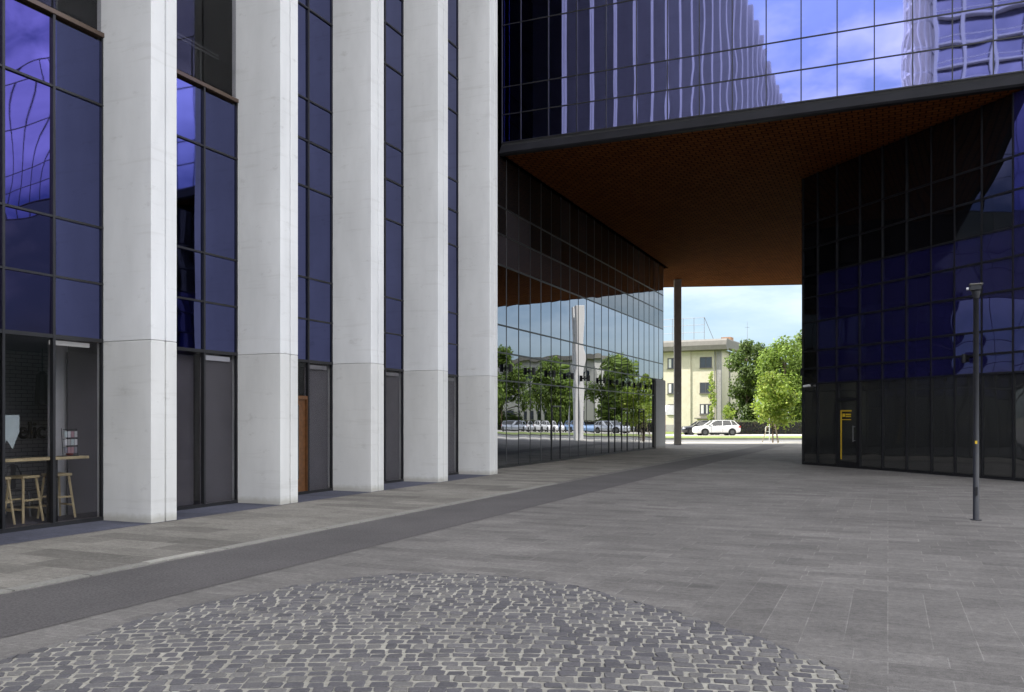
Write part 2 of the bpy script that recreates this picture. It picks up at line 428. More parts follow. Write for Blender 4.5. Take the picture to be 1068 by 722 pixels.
cf = mathn(nt, 'MULTIPLY', cl.outputs[0], mathn(nt, 'MULTIPLY', hz.outputs[0], .9))
# extra cloud brightness added on the plaza side to light the fin fronts
opp = mathn(nt, 'ADD', mathn(nt, 'MULTIPLY', sp.outputs[0], K), mathn(nt, 'MULTIPLY', sp.outputs[1], -S))
opr = nd(nt, 'ShaderNodeMapRange'); setv(opr, From_Min=-.2, From_Max=.9, To_Min=.8, To_Max=1.7); L(nt, opp, opr.inputs['Value'])
clc = mixc(nt, 1.0, (9.3, 8.8, 8.0), opr.outputs[0], 'MULTIPLY')
lo = ramp(nt, sp.outputs[2], [(.0, (.23,.26,.295)), (.16, (.31,.34,.37)), (.5, (1,1,1))])
hs = nd(nt, 'ShaderNodeHueSaturation'); hs.inputs['Saturation'].default_value = .72; L(nt, sky.outputs[0], hs.inputs['Color'])
sm = mixc(nt, cf, mixc(nt, 1.0, hs.outputs[0], lo.outputs[0], 'MULTIPLY'), clc)
L(nt, sm, bg.inputs['Color']); bg.inputs['Strength'].default_value = .125

sd = bpy.data.lights.new('sun', 'SUN'); sd.energy = 2.5; sd.angle = R(.53); sd.color = (1, .94, .84)
so = bpy.data.objects.new('sun', sd); COL.objects.link(so); so.rotation_euler = sunv.to_track_quat('Z', 'Y').to_euler(); so.location = (-60, 0, 80)

cd = bpy.data.cameras.new('camera'); cam = bpy.data.objects.new('camera', cd); COL.objects.link(cam)
cam.location = (0, 0, 1.7); cam.rotation_euler = (R(90), 0, 0); cd.sensor_width = 36; cd.lens = F_PX/1068*36
cd.shift_y = (YH-361)/1068; cd.clip_end = 4000; cd.clip_start = .05
sc.camera = cam
sc.view_settings.view_transform = 'Standard'; sc.view_settings.look = 'None'; sc.view_settings.gamma = 1; sc.view_settings.exposure = 2.05
sc.cycles.use_denoising = True
sc.cycles.max_bounces = 10; sc.cycles.glossy_bounces = 6; sc.cycles.transparent_max_bounces = 12
sc.cycles.caustics_reflective = False; sc.cycles.caustics_refractive = False
sc.cycles.sample_clamp_indirect = 8

# ------------------------------------------------------------------ ground
def sheet(name, pts, z, material, uvframe=True):
    # pts are (u,v) when uvframe else (X,Y)
    mb = MB()
    if uvframe:
        q = [(v, u) for u, v in pts]; o_rot = (0, 0, -TH)
    else:
        q = list(pts); o_rot = None
    n = len(q); ar = sum(q[i][0]*q[(i+1)%n][1]-q[(i+1)%n][0]*q[i][1] for i in range(n))
    if ar < 0: q = q[::-1]
    mb.add([(x, y, z) for x, y in q], [tuple(range(n))])
    return struct(mb.build(name, material, rot=o_rot))
sheet('ground', [(-1500,-1500),(1500,-1500),(1500,1500),(-1500,1500)], -.16, M['earth'], False)
def uv_of(X, Y): return (S*X+K*Y, K*X-S*Y)
sheet('plaza_paving', [uv_of(*p) for p in ((-60,-110),(110,-110),(110,54.9),(0,57.6),(-40,58.6))], 0, M['slab'])
sheet('promenade_paving', [(-60,-11.2),(50.2,-11.2),(50.2,-8.02),(-60,-8.02)], .004, M['slab_warm'])
sheet('threshold_paving', [(-60,-12.2),(24.07,-12.2),(24.07,-10.86),(-60,-10.86)], .008, M['threshold'])
sheet('wing_threshold_paving', [(24.07,-12.2),(50.2,-12.2),(50.2,-11.2),(24.07,-11.2)], .004, M['slab_warm'])
sheet('asphalt_strip', [(-60,-7.86),(24,-7.8),(57,-7.2),(57,-5.9),(26,-6.2),(-60,-6.5)], .004, M['strip'])
# kerb stones beside the strip: one run of separate blocks
kb = MB(); rk = random.Random(3)
u = -8.0
while u < 21.0:
    l = rk.choice((.9, 1.0, 1.1)); hz_ = rk.uniform(.004, .012)
    kb.box((-8.02+rk.uniform(-.004,.004), u, -.01), (-7.87, u+l-.03, .006+hz_)); u += l
struct(kb.build('kerb', M['kerb'], rot=(0,0,-TH)))
struct(MB().box((-8.01, 7.62, -.01), (-7.88, 8.5, .022)).build('kerb_block', M['pave'], rot=(0,0,-TH)))

sheet('pavement', [(-150,62.2),(-40,58.6),(0,57.6),(110,54.9),(250,50),(250,63),(-150,63)], -.006, M['pave'], False)
struct(MB().box((-150,63.0,-.2),(250,63.2,.0)).build('road_kerb', M['kerb']))
sheet('road', [(-200,63.2),(300,63.2),(300,74),(-200,74)], -.12, M['road'], False)
ml = MB()
for i in range(-12, 18): ml.box((i*9, 68.5, -.119), (i*9+3, 68.62, -.114))
struct(ml.build('road_marking', M['white']))
struct(MB().box((-150,74.0,-.2),(250,74.2,-.0)).build('verge_kerb', M['kerb']))
sheet('grass_verge', [(-200,74.2),(300,74.2),(300,84),(-200,84)], -.03, M['grass'], False)
sheet('car_park', [(-200,84),(300,84),(300,98),(-200,98)], -.1, M['pave'], False)
sheet('garden_grass', [(-200,98),(300,98),(300,150),(-200,150)], -.08, M['grass'], False)

# cobbled circle, outline measured on the ground
CC = Vector((-.795, 6.665))
edge_px = [(0,690),(50.6,676),(108.7,658),(184.5,636.8),(252.8,622.9),(330,608.5),(400,600.7),(440,598.7),(504,600.7),(591,610.2),(652.8,626.5),(690,636),(764,657),(830,681),(890,706)]
ep = []
for x, y in edge_px:
    t = F_PX*1.7/(y-YH); p = Vector(((x-534)/F_PX*t, t))-CC
    ep.append((math.atan2(p.y, p.x), p.length))
ep.sort()
def edge_r(a):
    while a < -math.pi: a += 2*math.pi
    while a > math.pi: a -= 2*math.pi
    if a <= ep[0][0] or a >= ep[-1][0]:
        a0, r0 = ep[-1]; a1, r1 = ep[0][0]+2*math.pi, ep[0][1]
        b = a if a >= a0 else a+2*math.pi
        f = (b-a0)/(a1-a0); f = f*f*(3-2*f); return r0+(r1-r0)*f
    for (a0, r0), (a1, r1) in zip(ep, ep[1:]):
        if a0 <= a <= a1: return r0+(r1-r0)*(a-a0)/(a1-a0)
ang = [i/72*2*math.pi-math.pi for i in range(72)]
mb = MB(); mb.add([(CC.x+edge_r(a)*.982*math.cos(a), CC.y+edge_r(a)*.982*math.sin(a), .012) for a in ang], [tuple(range(72))])
struct(mb.build('cobble_mortar_bed', M['mortar']))
st = MB(); rc = random.Random(11)
AC = Vector((-.75, -7.0))                      # the rows run in wide shallow arcs
rr = 16.6
while rr > 10.6:
    hgt = rc.uniform(.102, .134)
    a = math.pi/2+.36+rc.uniform(0, .01)
    while a > math.pi/2-.36:
        wd = rc.uniform(.098, .155)/rr
        am = a-wd/2; wob = .035*noise.noise(Vector((am*18, rr*.8, 0)))
        mid = AC+Vector((math.cos(am), math.sin(am)))*(rr-hgt/2)
        dd = mid-CC
        if dd.length < edge_r(math.atan2(dd.y, dd.x))+.02:
            gap = rc.uniform(.02, .038); ga = rc.uniform(.013, .029)/rr/2
            base = rc.choice(((.105,.1,.106),(.122,.116,.12),(.138,.132,.133),(.096,.092,.098),(.165,.157,.15)))
            k = rc.uniform(.88, 1.14); tone = tuple(c*k for c in base)
            zt = .0165+rc.uniform(0, .006)
            pts = []
            for (aa, rad) in ((a-wd+ga, rr-hgt+gap/2), (a-ga, rr-hgt+gap/2), (a-ga, rr-gap/2), (a-wd+ga, rr-gap/2)):
                j = rc.uniform(-.011, .011)+wob; ja = rc.uniform(-.011, .011)/rr
                pts.append((AC.x+(rad+j)*math.cos(aa+ja), AC.y+(rad+j)*math.sin(aa+ja)))
            pts = pts[::-1]
            ar = sum(pts[i][0]*pts[(i+1)%4][1]-pts[(i+1)%4][0]*pts[i][1] for i in range(4))
            if ar < 0: pts = pts[::-1]
            oc = []
            for i in range(4):
                p, q, s_ = Vector(pts[i]), Vector(pts[i-1]), Vector(pts[(i+1)%4])
                c_ = rc.uniform(.05, .17)
                oc += [p+(q-p)*c_*.8, p+(s_-p)*c_*.8]
            for i in range(8):
                e_ = oc[i]-CC; lim = edge_r(math.atan2(e_.y, e_.x))*.992
                if e_.length > lim: oc[i] = CC+e_*(lim/e_.length)
            cen = sum(oc, Vector((0,0)))/8
            lo_ = [(p.x, p.y, .008) for p in oc]; mi = [(p.x, p.y, zt-.004) for p in oc]
            tp = [(cen.x+(p.x-cen.x)*.9, cen.y+(p.y-cen.y)*.9, zt+rc.uniform(-.002,.002)) for p in oc]
            fs = [tuple(range(16, 24))]
            for i in range(8):
                k2 = (i+1)%8; fs += [(i, k2, 8+k2, 8+i), (8+i, 8+k2, 16+k2, 16+i)]
            st.add(lo_+mi+tp, fs, tone)
        a -= wd
    rr -= hgt
o = st.build('cobblestones', M['stone'], smooth=False); o['kind'] = 'stuff'

# ------------------------------------------------------------------ left tower with concrete fins
ROWS = [(.06,2.98,'shop_window'),(2.98,3.92,'spandrel_panel'),(3.92,4.85,'spandrel_panel'),(4.85,6.88,'window_pane'),(6.88,7.95,'spandrel_panel'),
        (7.95,8.85,'spandrel_panel'),(8.85,10.9,'window_pane'),(10.9,11.97,'spandrel_panel'),(11.97,12.9,'spandrel_panel'),(12.9,15.0,'window_pane')]
HT = 38.0; PF = 3.245; FW = .55; FD = 1.085
tower = thing('office_tower', 'tall office block with pale concrete fins and blue glass strips between them', 'office building', W(10.54,-11.97), R(90)-TH)
def fin_mesh(z0, z1, name, material):
    mb = MB(); y0, y1, g = -FD, .12, .016
    # outline with a narrow groove down the front face
    c = .306
    pts = [(0,y1),(0,y0),(c-g,y0),(c-g,y0+.05),(c+g,y0+.05),(c+g,y0),(FW,y0),(FW,y1)]
    mb.prism(pts, z0, z1); return mb.mesh(name, material)
fin_up = fin_mesh(2.968, HT, 'fin', M['concrete']); fin_lo = fin_mesh(0, 2.962, 'fin_base', M['concrete_low'])
fin_j = MB().box((.008,-FD+.009,2.961),(FW-.008,.1,2.969)).mesh('fin_joint', M['quoin'])
for k in range(-20, 5):
    f_ = link('fin', fin_up, tower, (k*PF, 0, 0), bevel=.012)
    if k >= -1:
        link('fin_base', fin_lo, f_, bevel=.012); link('fin_joint', fin_j, f_)
    else:
        link('fin_base', fin_lo, f_)
for k in range(0, 5):
    x0, x1 = (k-1)*PF+FW, k*PF
    cols = [x0, x0+.92, x0+1.77, x1]
    if k == 0: cols = [x0, x0+.92, x0+1.765, x1]
    logg = k in (0, 1)
    top = 8.02 if logg else 15.0
    for (z0, z1, kind) in ROWS:
        if z1 > top+.01: continue
        for i in range(3):
            if kind == 'shop_window':
                if k == 2 and i == 1: continue          # the timber door stands here
                material = M['clear']
                glaze(tower, cols[i], cols[i+1], z0, z1, kind, material, .3)
            else:
                am = 2.2 if (k == 0 and i == 1) else .25 if i == 2 else 1.0
                glaze(tower, cols[i], cols[i+1], z0, z1, kind, M['violet_dim'] if (k == 0 and i < 2) else M['violet_left'], am, .018, 3)
    for zb in [0, 2.98, 3.92, 4.85, 6.88]+([] if logg else [7.92, 8.85, 10.9, 11.97, 12.9, 15.0]):
        hgt = .06 if zb < 3 else .034
        bar('transom', tower, x0, x1, zb-(hgt/2 if zb else 0), zb+hgt/2+(.04 if not zb else 0), .035)
    for xx in cols[1:3]: bar('mullion', tower, xx-.022, xx+.022, .0, 15.0 if not logg else 8.0, .04)
    for xx in (x0, x1-.03): bar('jamb', tower, xx, xx+.03, .0, 15.0 if not logg else 8.0, .03)
    if logg:
        box('loggia_sill', (x0+.004,-.06,8.0),(x1-.004,.1,8.075), M['sill'], tower, .006)
        box('loggia_frame', (x0,.12,8.09),(x0+.05,.2,12.2), M['frame'], tower)
        for i in range(3): glaze(tower, cols[i], cols[i+1], 8.1, 12.1, 'loggia_window', M['clear'], .3)
        box('loggia_back_wall', (x0-.4,2.6,8.0),(x1+.4,2.7,12.2), M['dark'], tower)
        box('loggia_pier', (x0+.95,.9,8.05),(x0+1.15,1.1,12.1), M['frame_grey'], tower)
        for r_ in range(2): bar('balustrade_rail', tower, x0, x1, 8.95+r_*.07, 8.98+r_*.07, -.45, .48, M['frame_grey'])
        for r_ in range(3): box('balustrade_post', (x0+.4+r_*.9,.46,8.05),(x0+.43+r_*.9,.49,9.0), M['frame_grey'], tower)
        box('loggia_soffit', (x0,0,12.1),(x1,3,12.25), M['dark'], tower)
        glz = 12.25
    else: glz = 15.02
    box('upper_glazing', (x0,0,glz),(x1,.05,HT), M['strip_glass'], tower)
# glass strips that carry on behind the viewpoint
bay = MB(); bay.box((0,0,0),(PF-FW,.05,HT))
bay_me = bay.mesh('window_strip', M['strip_glass'])
tb = MB()
for q in range(1, 10):
    for dz in (0, .95, 1.9): tb.box((0,-.04,q*4.03-1.1+dz),(PF-FW,0,q*4.03-1.05+dz))
for xx in (.92, 1.77): tb.box((xx-.02,-.045,0),(xx+.02,0,HT))
tb_me = tb.mesh('window_frame', M['frame'])
for k in range(-19, 0):
    s_ = link('window_strip', bay_me, tower, ((k-1)*PF+FW, 0, 0)); link('window_frame', tb_me, s_)
# ground-floor rooms and the core behind
xL, xR = -20*PF, 4*PF+FW
box('core', (xL,6.5,0),(xR,26,HT), M['dark'], tower)
box('roof', (xL,.06,HT-.3),(xR,26,HT), M['quoin'], tower)
box('first_floor_slab', (xL,.06,3.02),(xR,6.5,3.4), M['dark'], tower)
box('party_wall', (xR-.2,.13,0),(xR-.02,6.5,HT), M['dark'], tower)
box('gable_wall', (xL-.3,-.1,0),(xL,26,HT), M['concrete_grey'], tower)
# café shell: local x from -6 to 0.45
box('cafe_floor', (-8.5,.06,0),(3.0,6.4,.02), M['blind'], tower)
box('cafe_back_wall', (-8.5,3.35,.02),(3.2,3.5,3.02), M['brick'], tower)
box('cafe_ceiling', (-8.5,.06,2.985),(3.0,3.4,3.015), M['blind'], tower)
box('cafe_end_wall', (3.0,.35,.02),(3.15,3.35,2.98), M['blind'], tower)
ub = u_at(71, -12.97)-10.54
box('grey_screen', (ub,1.0,.03),(ub+2.2,1.04,2.84), M['blind'], tower)
up0 = u_at(57, -13.1)-10.54; up1 = u_at(71, -13.1)-10.54
box('cafe_pillar', (up0,1.13,.02),(up1,1.3,2.98), M['white'], tower)
box('cafe_light', (-.88,.1,2.86),(-.16,.15,2.93), emit('strip_lamp', (.5,.49,.47), .12), tower)
box('cafe_pendant_bar', (-3.2,1.6,2.2),(-.75,1.63,2.23), M['blackmetal'], tower)
for k in range(1, 5):
    x0, x1 = (k-1)*PF+FW, k*PF
    box('blind', (x0+1.79,.09,.05),(x1-.03,.11,2.86 if k < 3 else 2.9), M['blind'], tower)
    if k != 2: box('blind', (x0+1.15 if k == 1 else x0+.02,.22,.05),(x0+1.75,.24,2.9), M['blind'], tower)
    else: box('blind', (x0+.02,.22,.05),(x0+.9,.24,2.9), M['blind'], tower)
    box('lamp_box', (x1-.82,.03,2.82),(x1-.16,.08,2.91), emit('shop_lamp', (.4,.4,.42), .1) if k == 1 else M['quoin'], tower)
    box('room_back', (x0-.5,1.6,.0),(x1+.4,1.7,3.0), M['dark'], tower) if k > 1 else None
# timber door between the second and third fin
x0 = PF+FW; dr = thing  # (kept for readability)
d_ = box('door', (x0+.95,.03,.07),(x0+1.74,.075,2.12), M['brownwood'], tower)
box('door_glass', (1.07+x0,.02,.35),(x0+1.48,.032,2.0), M['shop_dark'], d_)
box('door_handle', (x0+1.2-.17,-.03,.9),(x0+1.06,.03,1.5), M['steel'], d_)
MB().box((x0+.9,-.02,.06),(x0+.95,.08,2.2)).box((x0+1.72,-.02,.06),(x0+1.76,.08,2.2)).box((x0+.95,-.02,2.12),(x0+1.72,.08,2.2)).build('door_frame', M['brownwood'], tower)
glaze(tower, x0+.92, x0+1.77, 2.2, 2.95, 'fanlight', M['clear'], .3)

# ---- café furniture seen through the first shop window (local frame of the tower)
tm = Matrix.Translation(W(10.54,-11.97)) @ Matrix.Rotation(R(90)-TH, 4, 'Z')
def tw(x, y, z=0): return tm @ Vector((x, y, z))
RZ = R(90)-TH
xc = u_at(-60, -12.3)-10.54; xe = u_at(89, -12.35)-10.54
ct = thing('window_counter', 'pale wooden bar counter along the inside of the café window', 'counter', tw((xc+xe)/2,.45), RZ)
hw = (xe-xc)/2
box('counter_top', (-hw,-.16,1.03),(hw,.16,1.075), M['wood'], ct, .006)
for xx in (-hw+.25, hw-.6): box('bracket', (xx,-.1,.02),(xx+.05,.1,1.03), M['blackmetal'], ct)
def stool(loc, rz, label, group='stools along the café counter'):
    t = thing('bar_stool', label, 'stool', loc, rz, group)
    box('seat', (-.17,-.17,.72),(.17,.17,.765), M['wood'], t, .01)
    for sx in (-1, 1):
        for sy in (-1, 1):
            MB().tube([(sx*.20,sy*.20,.02),(sx*.13,sy*.13,.72)], [.019,.022], 6).build('leg', M['wood'], t)
    for sx in (-1, 1): box('footrest', (sx*.18-.012,-.165,.22),(sx*.18+.012,.165,.25), M['wood'], t)
    for sy in (-1, 1): box('footrest', (-.165,sy*.165-.012,.36),(.165,sy*.165+.012,.39), M['wood'], t)
    return t
for px, lab in ((24, 'pale wooden bar stool standing whole behind the first window pane'), (-6, 'pale wooden bar stool cut off by the left edge of the picture'), (59, 'pale wooden bar stool half hidden behind the window mullion beside the grey screen')):
    v_ = -12.72; stool(W(u_at(px, v_), v_, .02), RZ+R(8 if px == 24 else -5), lab)
# metal café chair
v_ = -13.75; p_ = W(u_at(27, v_), v_, .02)
ch = thing('cafe_chair', 'dark metal chair with a curved back standing behind the bar stools', 'chair', p_, RZ+R(20))
box('seat', (-.19,-.19,.43),(.19,.19,.45), M['steel'], ch, .008)
for sx in (-1, 1):
    for sy in (-1, 1): MB().tube([(sx*.22,sy*.22,0),(sx*.16,sy*.16,.43)], .016, 6).build('leg', M['steel'], ch)
MB().tube([(-.19,.17,.45),(-.2,.22,.7),(-.13,.24,.84),(0,.245,.87),(.13,.24,.84),(.2,.22,.7),(.19,.17,.45)], .014, 6).build('back_frame', M['steel'], ch)
box('back_slat', (-.06,.225,.45),(.06,.235,.86), M['steel'], ch)
# hanging mint pennant, card rack, red jar
v_ = -12.42; xp0, xp1 = u_at(-6, v_)-10.54, u_at(20.5, v_)-10.54; wp = (xp1-xp0)/2
zt_, zb_ = 1.7+(436.3-433)*13.3/907, 1.7-(470-436.3)*13.3/907
pn = MB().prism_y([(-wp,zt_),(wp,zt_),(wp,zb_+.28),(wp*.45,zb_+.02),(0,zb_+.16),(-wp*.45,zb_),(-wp,zb_+.1)], -.004, .004).build('paper_pennant', M['mint'], loc=tw((xp0+xp1)/2, .46), rot=(0,0,RZ))
tag(pn, 'pale mint paper pennant with a notched lower edge hanging in the café window', 'pennant')
v_ = -12.45; xr = u_at(73, v_)-10.54
rk_ = thing('card_rack', 'wire rack of small coloured cards standing on the café counter', 'card rack', tw(xr-.05,.45,1.075), RZ)
rr_ = MB()
for zz_ in (0, .14, .28, .44): rr_.tube([(-.14,-.04,zz_),(.14,-.04,zz_)], .005, 5)
for xx in (-.14, .14): rr_.tube([(xx,-.04,0),(xx,0,.46)], .006, 5)
rr_.box((-.15,-.06,-.0),(.15,.1,.01)); rr_.build('rack', M['blackmetal'], rk_)
cmats = [M['white'], M['mint'], plain('pink_card', (.5,.3,.33), .6), M['curtain'], plain('grey_card', (.3,.3,.34), .6)]
rnd = random.Random(5)
for iz in range(3):
    for ix in range(4):
        x_ = -.12+ix*.064; MB().box((x_,-.05,.05+iz*.13),(x_+.052,-.044,.15+iz*.13)).build('card', rnd.choice(cmats), rk_)
jr = MB().tube([(0,0,0),(0,0,.04),(0,0,.075)], [.05,.055,.03], 12).build('jar', M['red'], loc=tw(xr+.03,.52,1.075)); tag(jr, 'small red pot on the café counter under the card rack', 'pot')
# letters on the brick wall
def text_mesh(body, size, depth, material, name):
    cu = bpy.data.curves.new('t', 'FONT'); cu.body = body; cu.size = size; cu.extrude = depth; cu.offset = .016*size
    ob = bpy.data.objects.new('t', cu); COL.objects.link(ob)
    dg = bpy.context.evaluated_depsgraph_get(); dg.update()
    me = bpy.data.meshes.new_from_object(ob.evaluated_get(dg)); me.name = name
    bpy.data.objects.remove(ob); me.materials.clear(); me.materials.append(material); return me
tx = text_mesh('elic', .46, .02, M['letter'], 'wall_lettering')
v_ = -11.97-3.32; xa, xb = u_at(19, v_)-10.54, u_at(47, v_)-10.54
xs = [vv.co.x for vv in tx.vertices]; k_ = (xb-xa)/(max(xs)-min(xs))
for vv in tx.vertices: vv.co.x = (vv.co.x-min(xs))*k_
tl = link('wall_lettering', tx, None, tw(xa, 3.32, 1.7-(457-436.3)*16.9/907), (R(90),0,RZ)); tag(tl, 'dark lowercase lettering elic on the grey brick wall inside the café', 'lettering')
# dark coat-like pendant lamp
v_ = -14.3; pp = W(u_at(44, v_), v_, 0)
pl = thing('pendant_lamp', 'dark pendant lamp hanging inside the café above the lettering', 'lamp', pp+Vector((0,0,1.95)), 0)
MB().tube([(0,0,0),(0,0,.3),(0,0,.55),(0,0,.62)], [.13,.12,.1,.03], 14).build('shade', M['blackmetal'], pl)
MB().tube([(0,0,.6),(0,0,1.05)], .01, 6).build('cable', M['blackmetal'], pl)

# ------------------------------------------------------------------ glazed wing under the bridge
UW0, UW1 = 24.07, 49.97; PW = (UW1-UW0)/24
wing = thing('glazed_wing', 'long mirrored glass wall along the left side of the passage', 'building', W(UW0,-12.02), RZ)
WR = [(.08,2.98,'shop_window'),(2.98,3.92,'transom_light'),(3.92,4.85,'spandrel_panel'),(4.85,6.88,'window_pane'),(6.88,7.92,'spandrel_panel'),(7.92,8.85,'attic_panel'),(8.85,10.56,'attic_window')]
for i in range(24):
    for (z0, z1, kind) in WR:
        if i >= 22 and z1 < 4: continue            # the concrete pier
        mt_ = M['wing_glass'] if z0 < 6 else M['attic_grey'] if kind == 'spandrel_panel' or random.random() < .25 else M['attic_dim']
        glaze(wing, i*PW, (i+1)*PW, z0, z1, kind, mt_, .55, .012)
for i in range(25):
    if i in (23,): bar('mullion', wing, i*PW-.013, i*PW+.013, 3.92, 10.56, .012, .03, M['frame_grey']); continue
    bar('mullion', wing, i*PW-.013, i*PW+.013, 0 if i < 24 else 3.92, 10.56, .012, .03, M['frame'] if i % 3 else M['frame_grey'])
for zb in (0, 2.98, 3.92, 4.85, 6.88, 7.92, 8.85):
    xe_ = 22*PW if zb < 3.5 else 24*PW
    bar('transom', wing, 0, xe_, zb-(.025 if zb else 0), zb+.025+(.05 if not zb else 0), .022)
box('corner_pier', (22*PW,-.12,0),(24*PW+.1,.5,3.9), M['concrete_grey'], wing, .02)
box('wing_body', (-.0,.06,0),(24*PW,24,10.5), M['dark'], wing)
box('end_wall', (24*PW+.1,.1,0),(24*PW+.25,24,10.5), M['wing_dark'], wing)
box('upper_storeys', (-.0,.1,10.6),(24*PW+.2,24,56.5), M['violet_left'], wing)  # unseen upper height, raised to shade the far sides of the fins
# glass above where the wing stands in front of the bridge line
for i in range(2):
    for (z0, z1) in ((10.56,11.97),(11.97,12.9),(12.9,15),(15,17)):
        glaze(wing, i*PW, (i+1)*PW, z0, z1, 'upper_pane', M['violet_left'], .5, .02)
for (i, n_) in ((7, 1), (14, 1), (16, 1), (19, 1)):
    d_ = MB().box((i*PW+.03,-.03,.05),(i*PW+.065,.02,2.2)).box(((i+n_)*PW-.065,-.03,.05),((i+n_)*PW-.03,.02,2.2)).box((i*PW+.075,-.05,2.14),((i+n_)*PW-.075,.02,2.2)).build('door', M['frame'], wing)
    MB().tube([(i*PW+.18,-.09,.85),(i*PW+.18,-.09,1.4)], .015, 6).build('handle', M['steel'], d_)
# wall lights, two panels apart
def wall_light(loc, rz, label, group):
    t = thing('wall_light', label, 'light', loc, rz, group)
    box('bracket', (-.025,-.13,-.025),(.025,-.03,.025), M['blackmetal'], t)
    MB().tube([(0,-.17,-.125),(0,-.17,.125)], .065, 12).build('lamp_housing', M['blackmetal'], t, smooth=False)
    box('mounting_plate', (-.05,-.032,-.1),(.05,-.02,.1), M['blackmetal'], t)
    return t
ordn = ['nearest the white fins', 'second from the white fins', 'third from the white fins', 'in front of the reflected pale pillar', 'fifth from the white fins', 'sixth from the white fins', 'seventh from the white fins', 'third from the concrete pier', 'second from the concrete pier', 'right beside the concrete pier']
for i in range(10):
    u_ = u_at([534,558,579,598,615,631.5,644.7,657.7,669,680.5][i], -11.8)
    wall_light(W(u_, -12.02, 3.42), RZ, 'small black drum light on the mirrored passage wall, '+ordn[i], 'drum lights along the passage wall')

# ------------------------------------------------------------------ bridge building
UB, ZS = 26.9, 10.576
bridge = thing('bridge_building', 'glass office storeys bridging over the passage with a copper brown underside', 'building', W(UB,-12.02,ZS), -TH)
bm_ = (Matrix.Translation(W(UB,-12.02,ZS)) @ Matrix.Rotation(-TH, 4, 'Z')).inverted()
def bl(X, Y):
    p = bm_ @ Vector((X, Y, ZS)); return (p.x, p.y)
VE = 26.0
poly = [(.12,.04),(VE,.04),bl(34,55.7),bl(3,59.75),bl(3,53.6),(.12,24.0)]
MB().prism(poly, 0, .06).build('soffit', M['soffit'], bridge)
inner = [(.12,.06),(VE,.06),bl(33.9,55.5),bl(3.1,59.6),bl(3.1,53.7),(.12,24.0)]
MB().prism(inner, .065, 46).build('storeys', M['wing_dark'], bridge)  # height above the panes is unseen, raised to darken the fins' far sides
MB().prism_y([(0,0)], 0, 0) if False else None
# fascia: folded metal edge, profile in y,z run along x
fa = MB(); prof = [(-.16,.0),(.04,-.004),(.04,.34),(-.03,.34),(-.2,.06)]
n_ = len(prof); fa.add([(0,y,z) for y, z in prof]+[(VE,y,z) for y, z in prof], [tuple(range(n_)), tuple(range(n_,2*n_))[::-1]]+[((i+1)%n_, i, n_+i, n_+(i+1)%n_) for i in range(n_)])
fa.build('fascia', M['fascia'], bridge)
box('shadow_gap', (0,0,.34),(VE,.05,.45), M['dark'], bridge)
ff = MB(); pA, pB = bl(3,59.75), bl(34,55.7)
dv = (Vector(pB)-Vector(pA)).normalized(); nn_ = Vector((-dv.y, dv.x))*.1
ff.prism([pA, pB, tuple(Vector(pB)+nn_), tuple(Vector(pA)+nn_)], -.02, .5); ff.build('rear_fascia', M['fascia'], bridge)
zr = [11.03-ZS, 11.97-ZS, 12.9-ZS, 15.0-ZS, 17.0-ZS]
box('upper_glazing', (0,0,6.45),(VE,.05,46), M['violet'], bridge)  # clads the unseen height raised for shading
bx = [2.63+12.02-i*.996 for i in range(15)][::-1]            # mullion positions from the photo
bx = [.02]+bx+[bx[-1]+.996*i for i in range(1, 12)]
for i in range(len(bx)-1):
    for j in range(4):
        glaze(bridge, bx[i], bx[i+1], zr[j], zr[j+1], 'window_pane' if j == 2 else 'spandrel_panel' if j < 2 else 'upper_pane', M['violet'], .22, .016, 8)
for x_ in bx: bar('mullion', bridge, x_-.016, x_+.016, zr[0], zr[-1], .02)
for z_ in zr: bar('transom', bridge, 0, bx[-1], z_-.018, z_+.018, .018)
# columns
colm = thing('steel_column', 'tall square grey column holding up the far edge of the bridge', 'column', Vector((10.62,55.75,0)), R(-6))
box('shaft', (-.225,-.225,.0),(.225,.225,ZS), M['column'], colm, .01)
box('base_plate', (-.24,-.24,0),(.24,.24,.03), M['steel'], colm)
MB().tube([(.0,-.245,3.3),(0,-.22,3.3)], .07, 10).build('round_plate', M['curtain'], colm)
wc = thing('pale_column_pair', 'pale twin concrete column mirrored in the passage glass wall', 'column', Vector((23.2,59.1,0)), R(35))
for s_ in (-1, 1): box('shaft', (s_*.5-.25,-.3,0),(s_*.5+.25,.3,10.3), M['white'], wc, .02)
for z_ in (3.3, 5.6, 8.2): box('crossbeam', (-.25,-.28,z_),(.25,.28,z_+1.1), M['white'], wc)

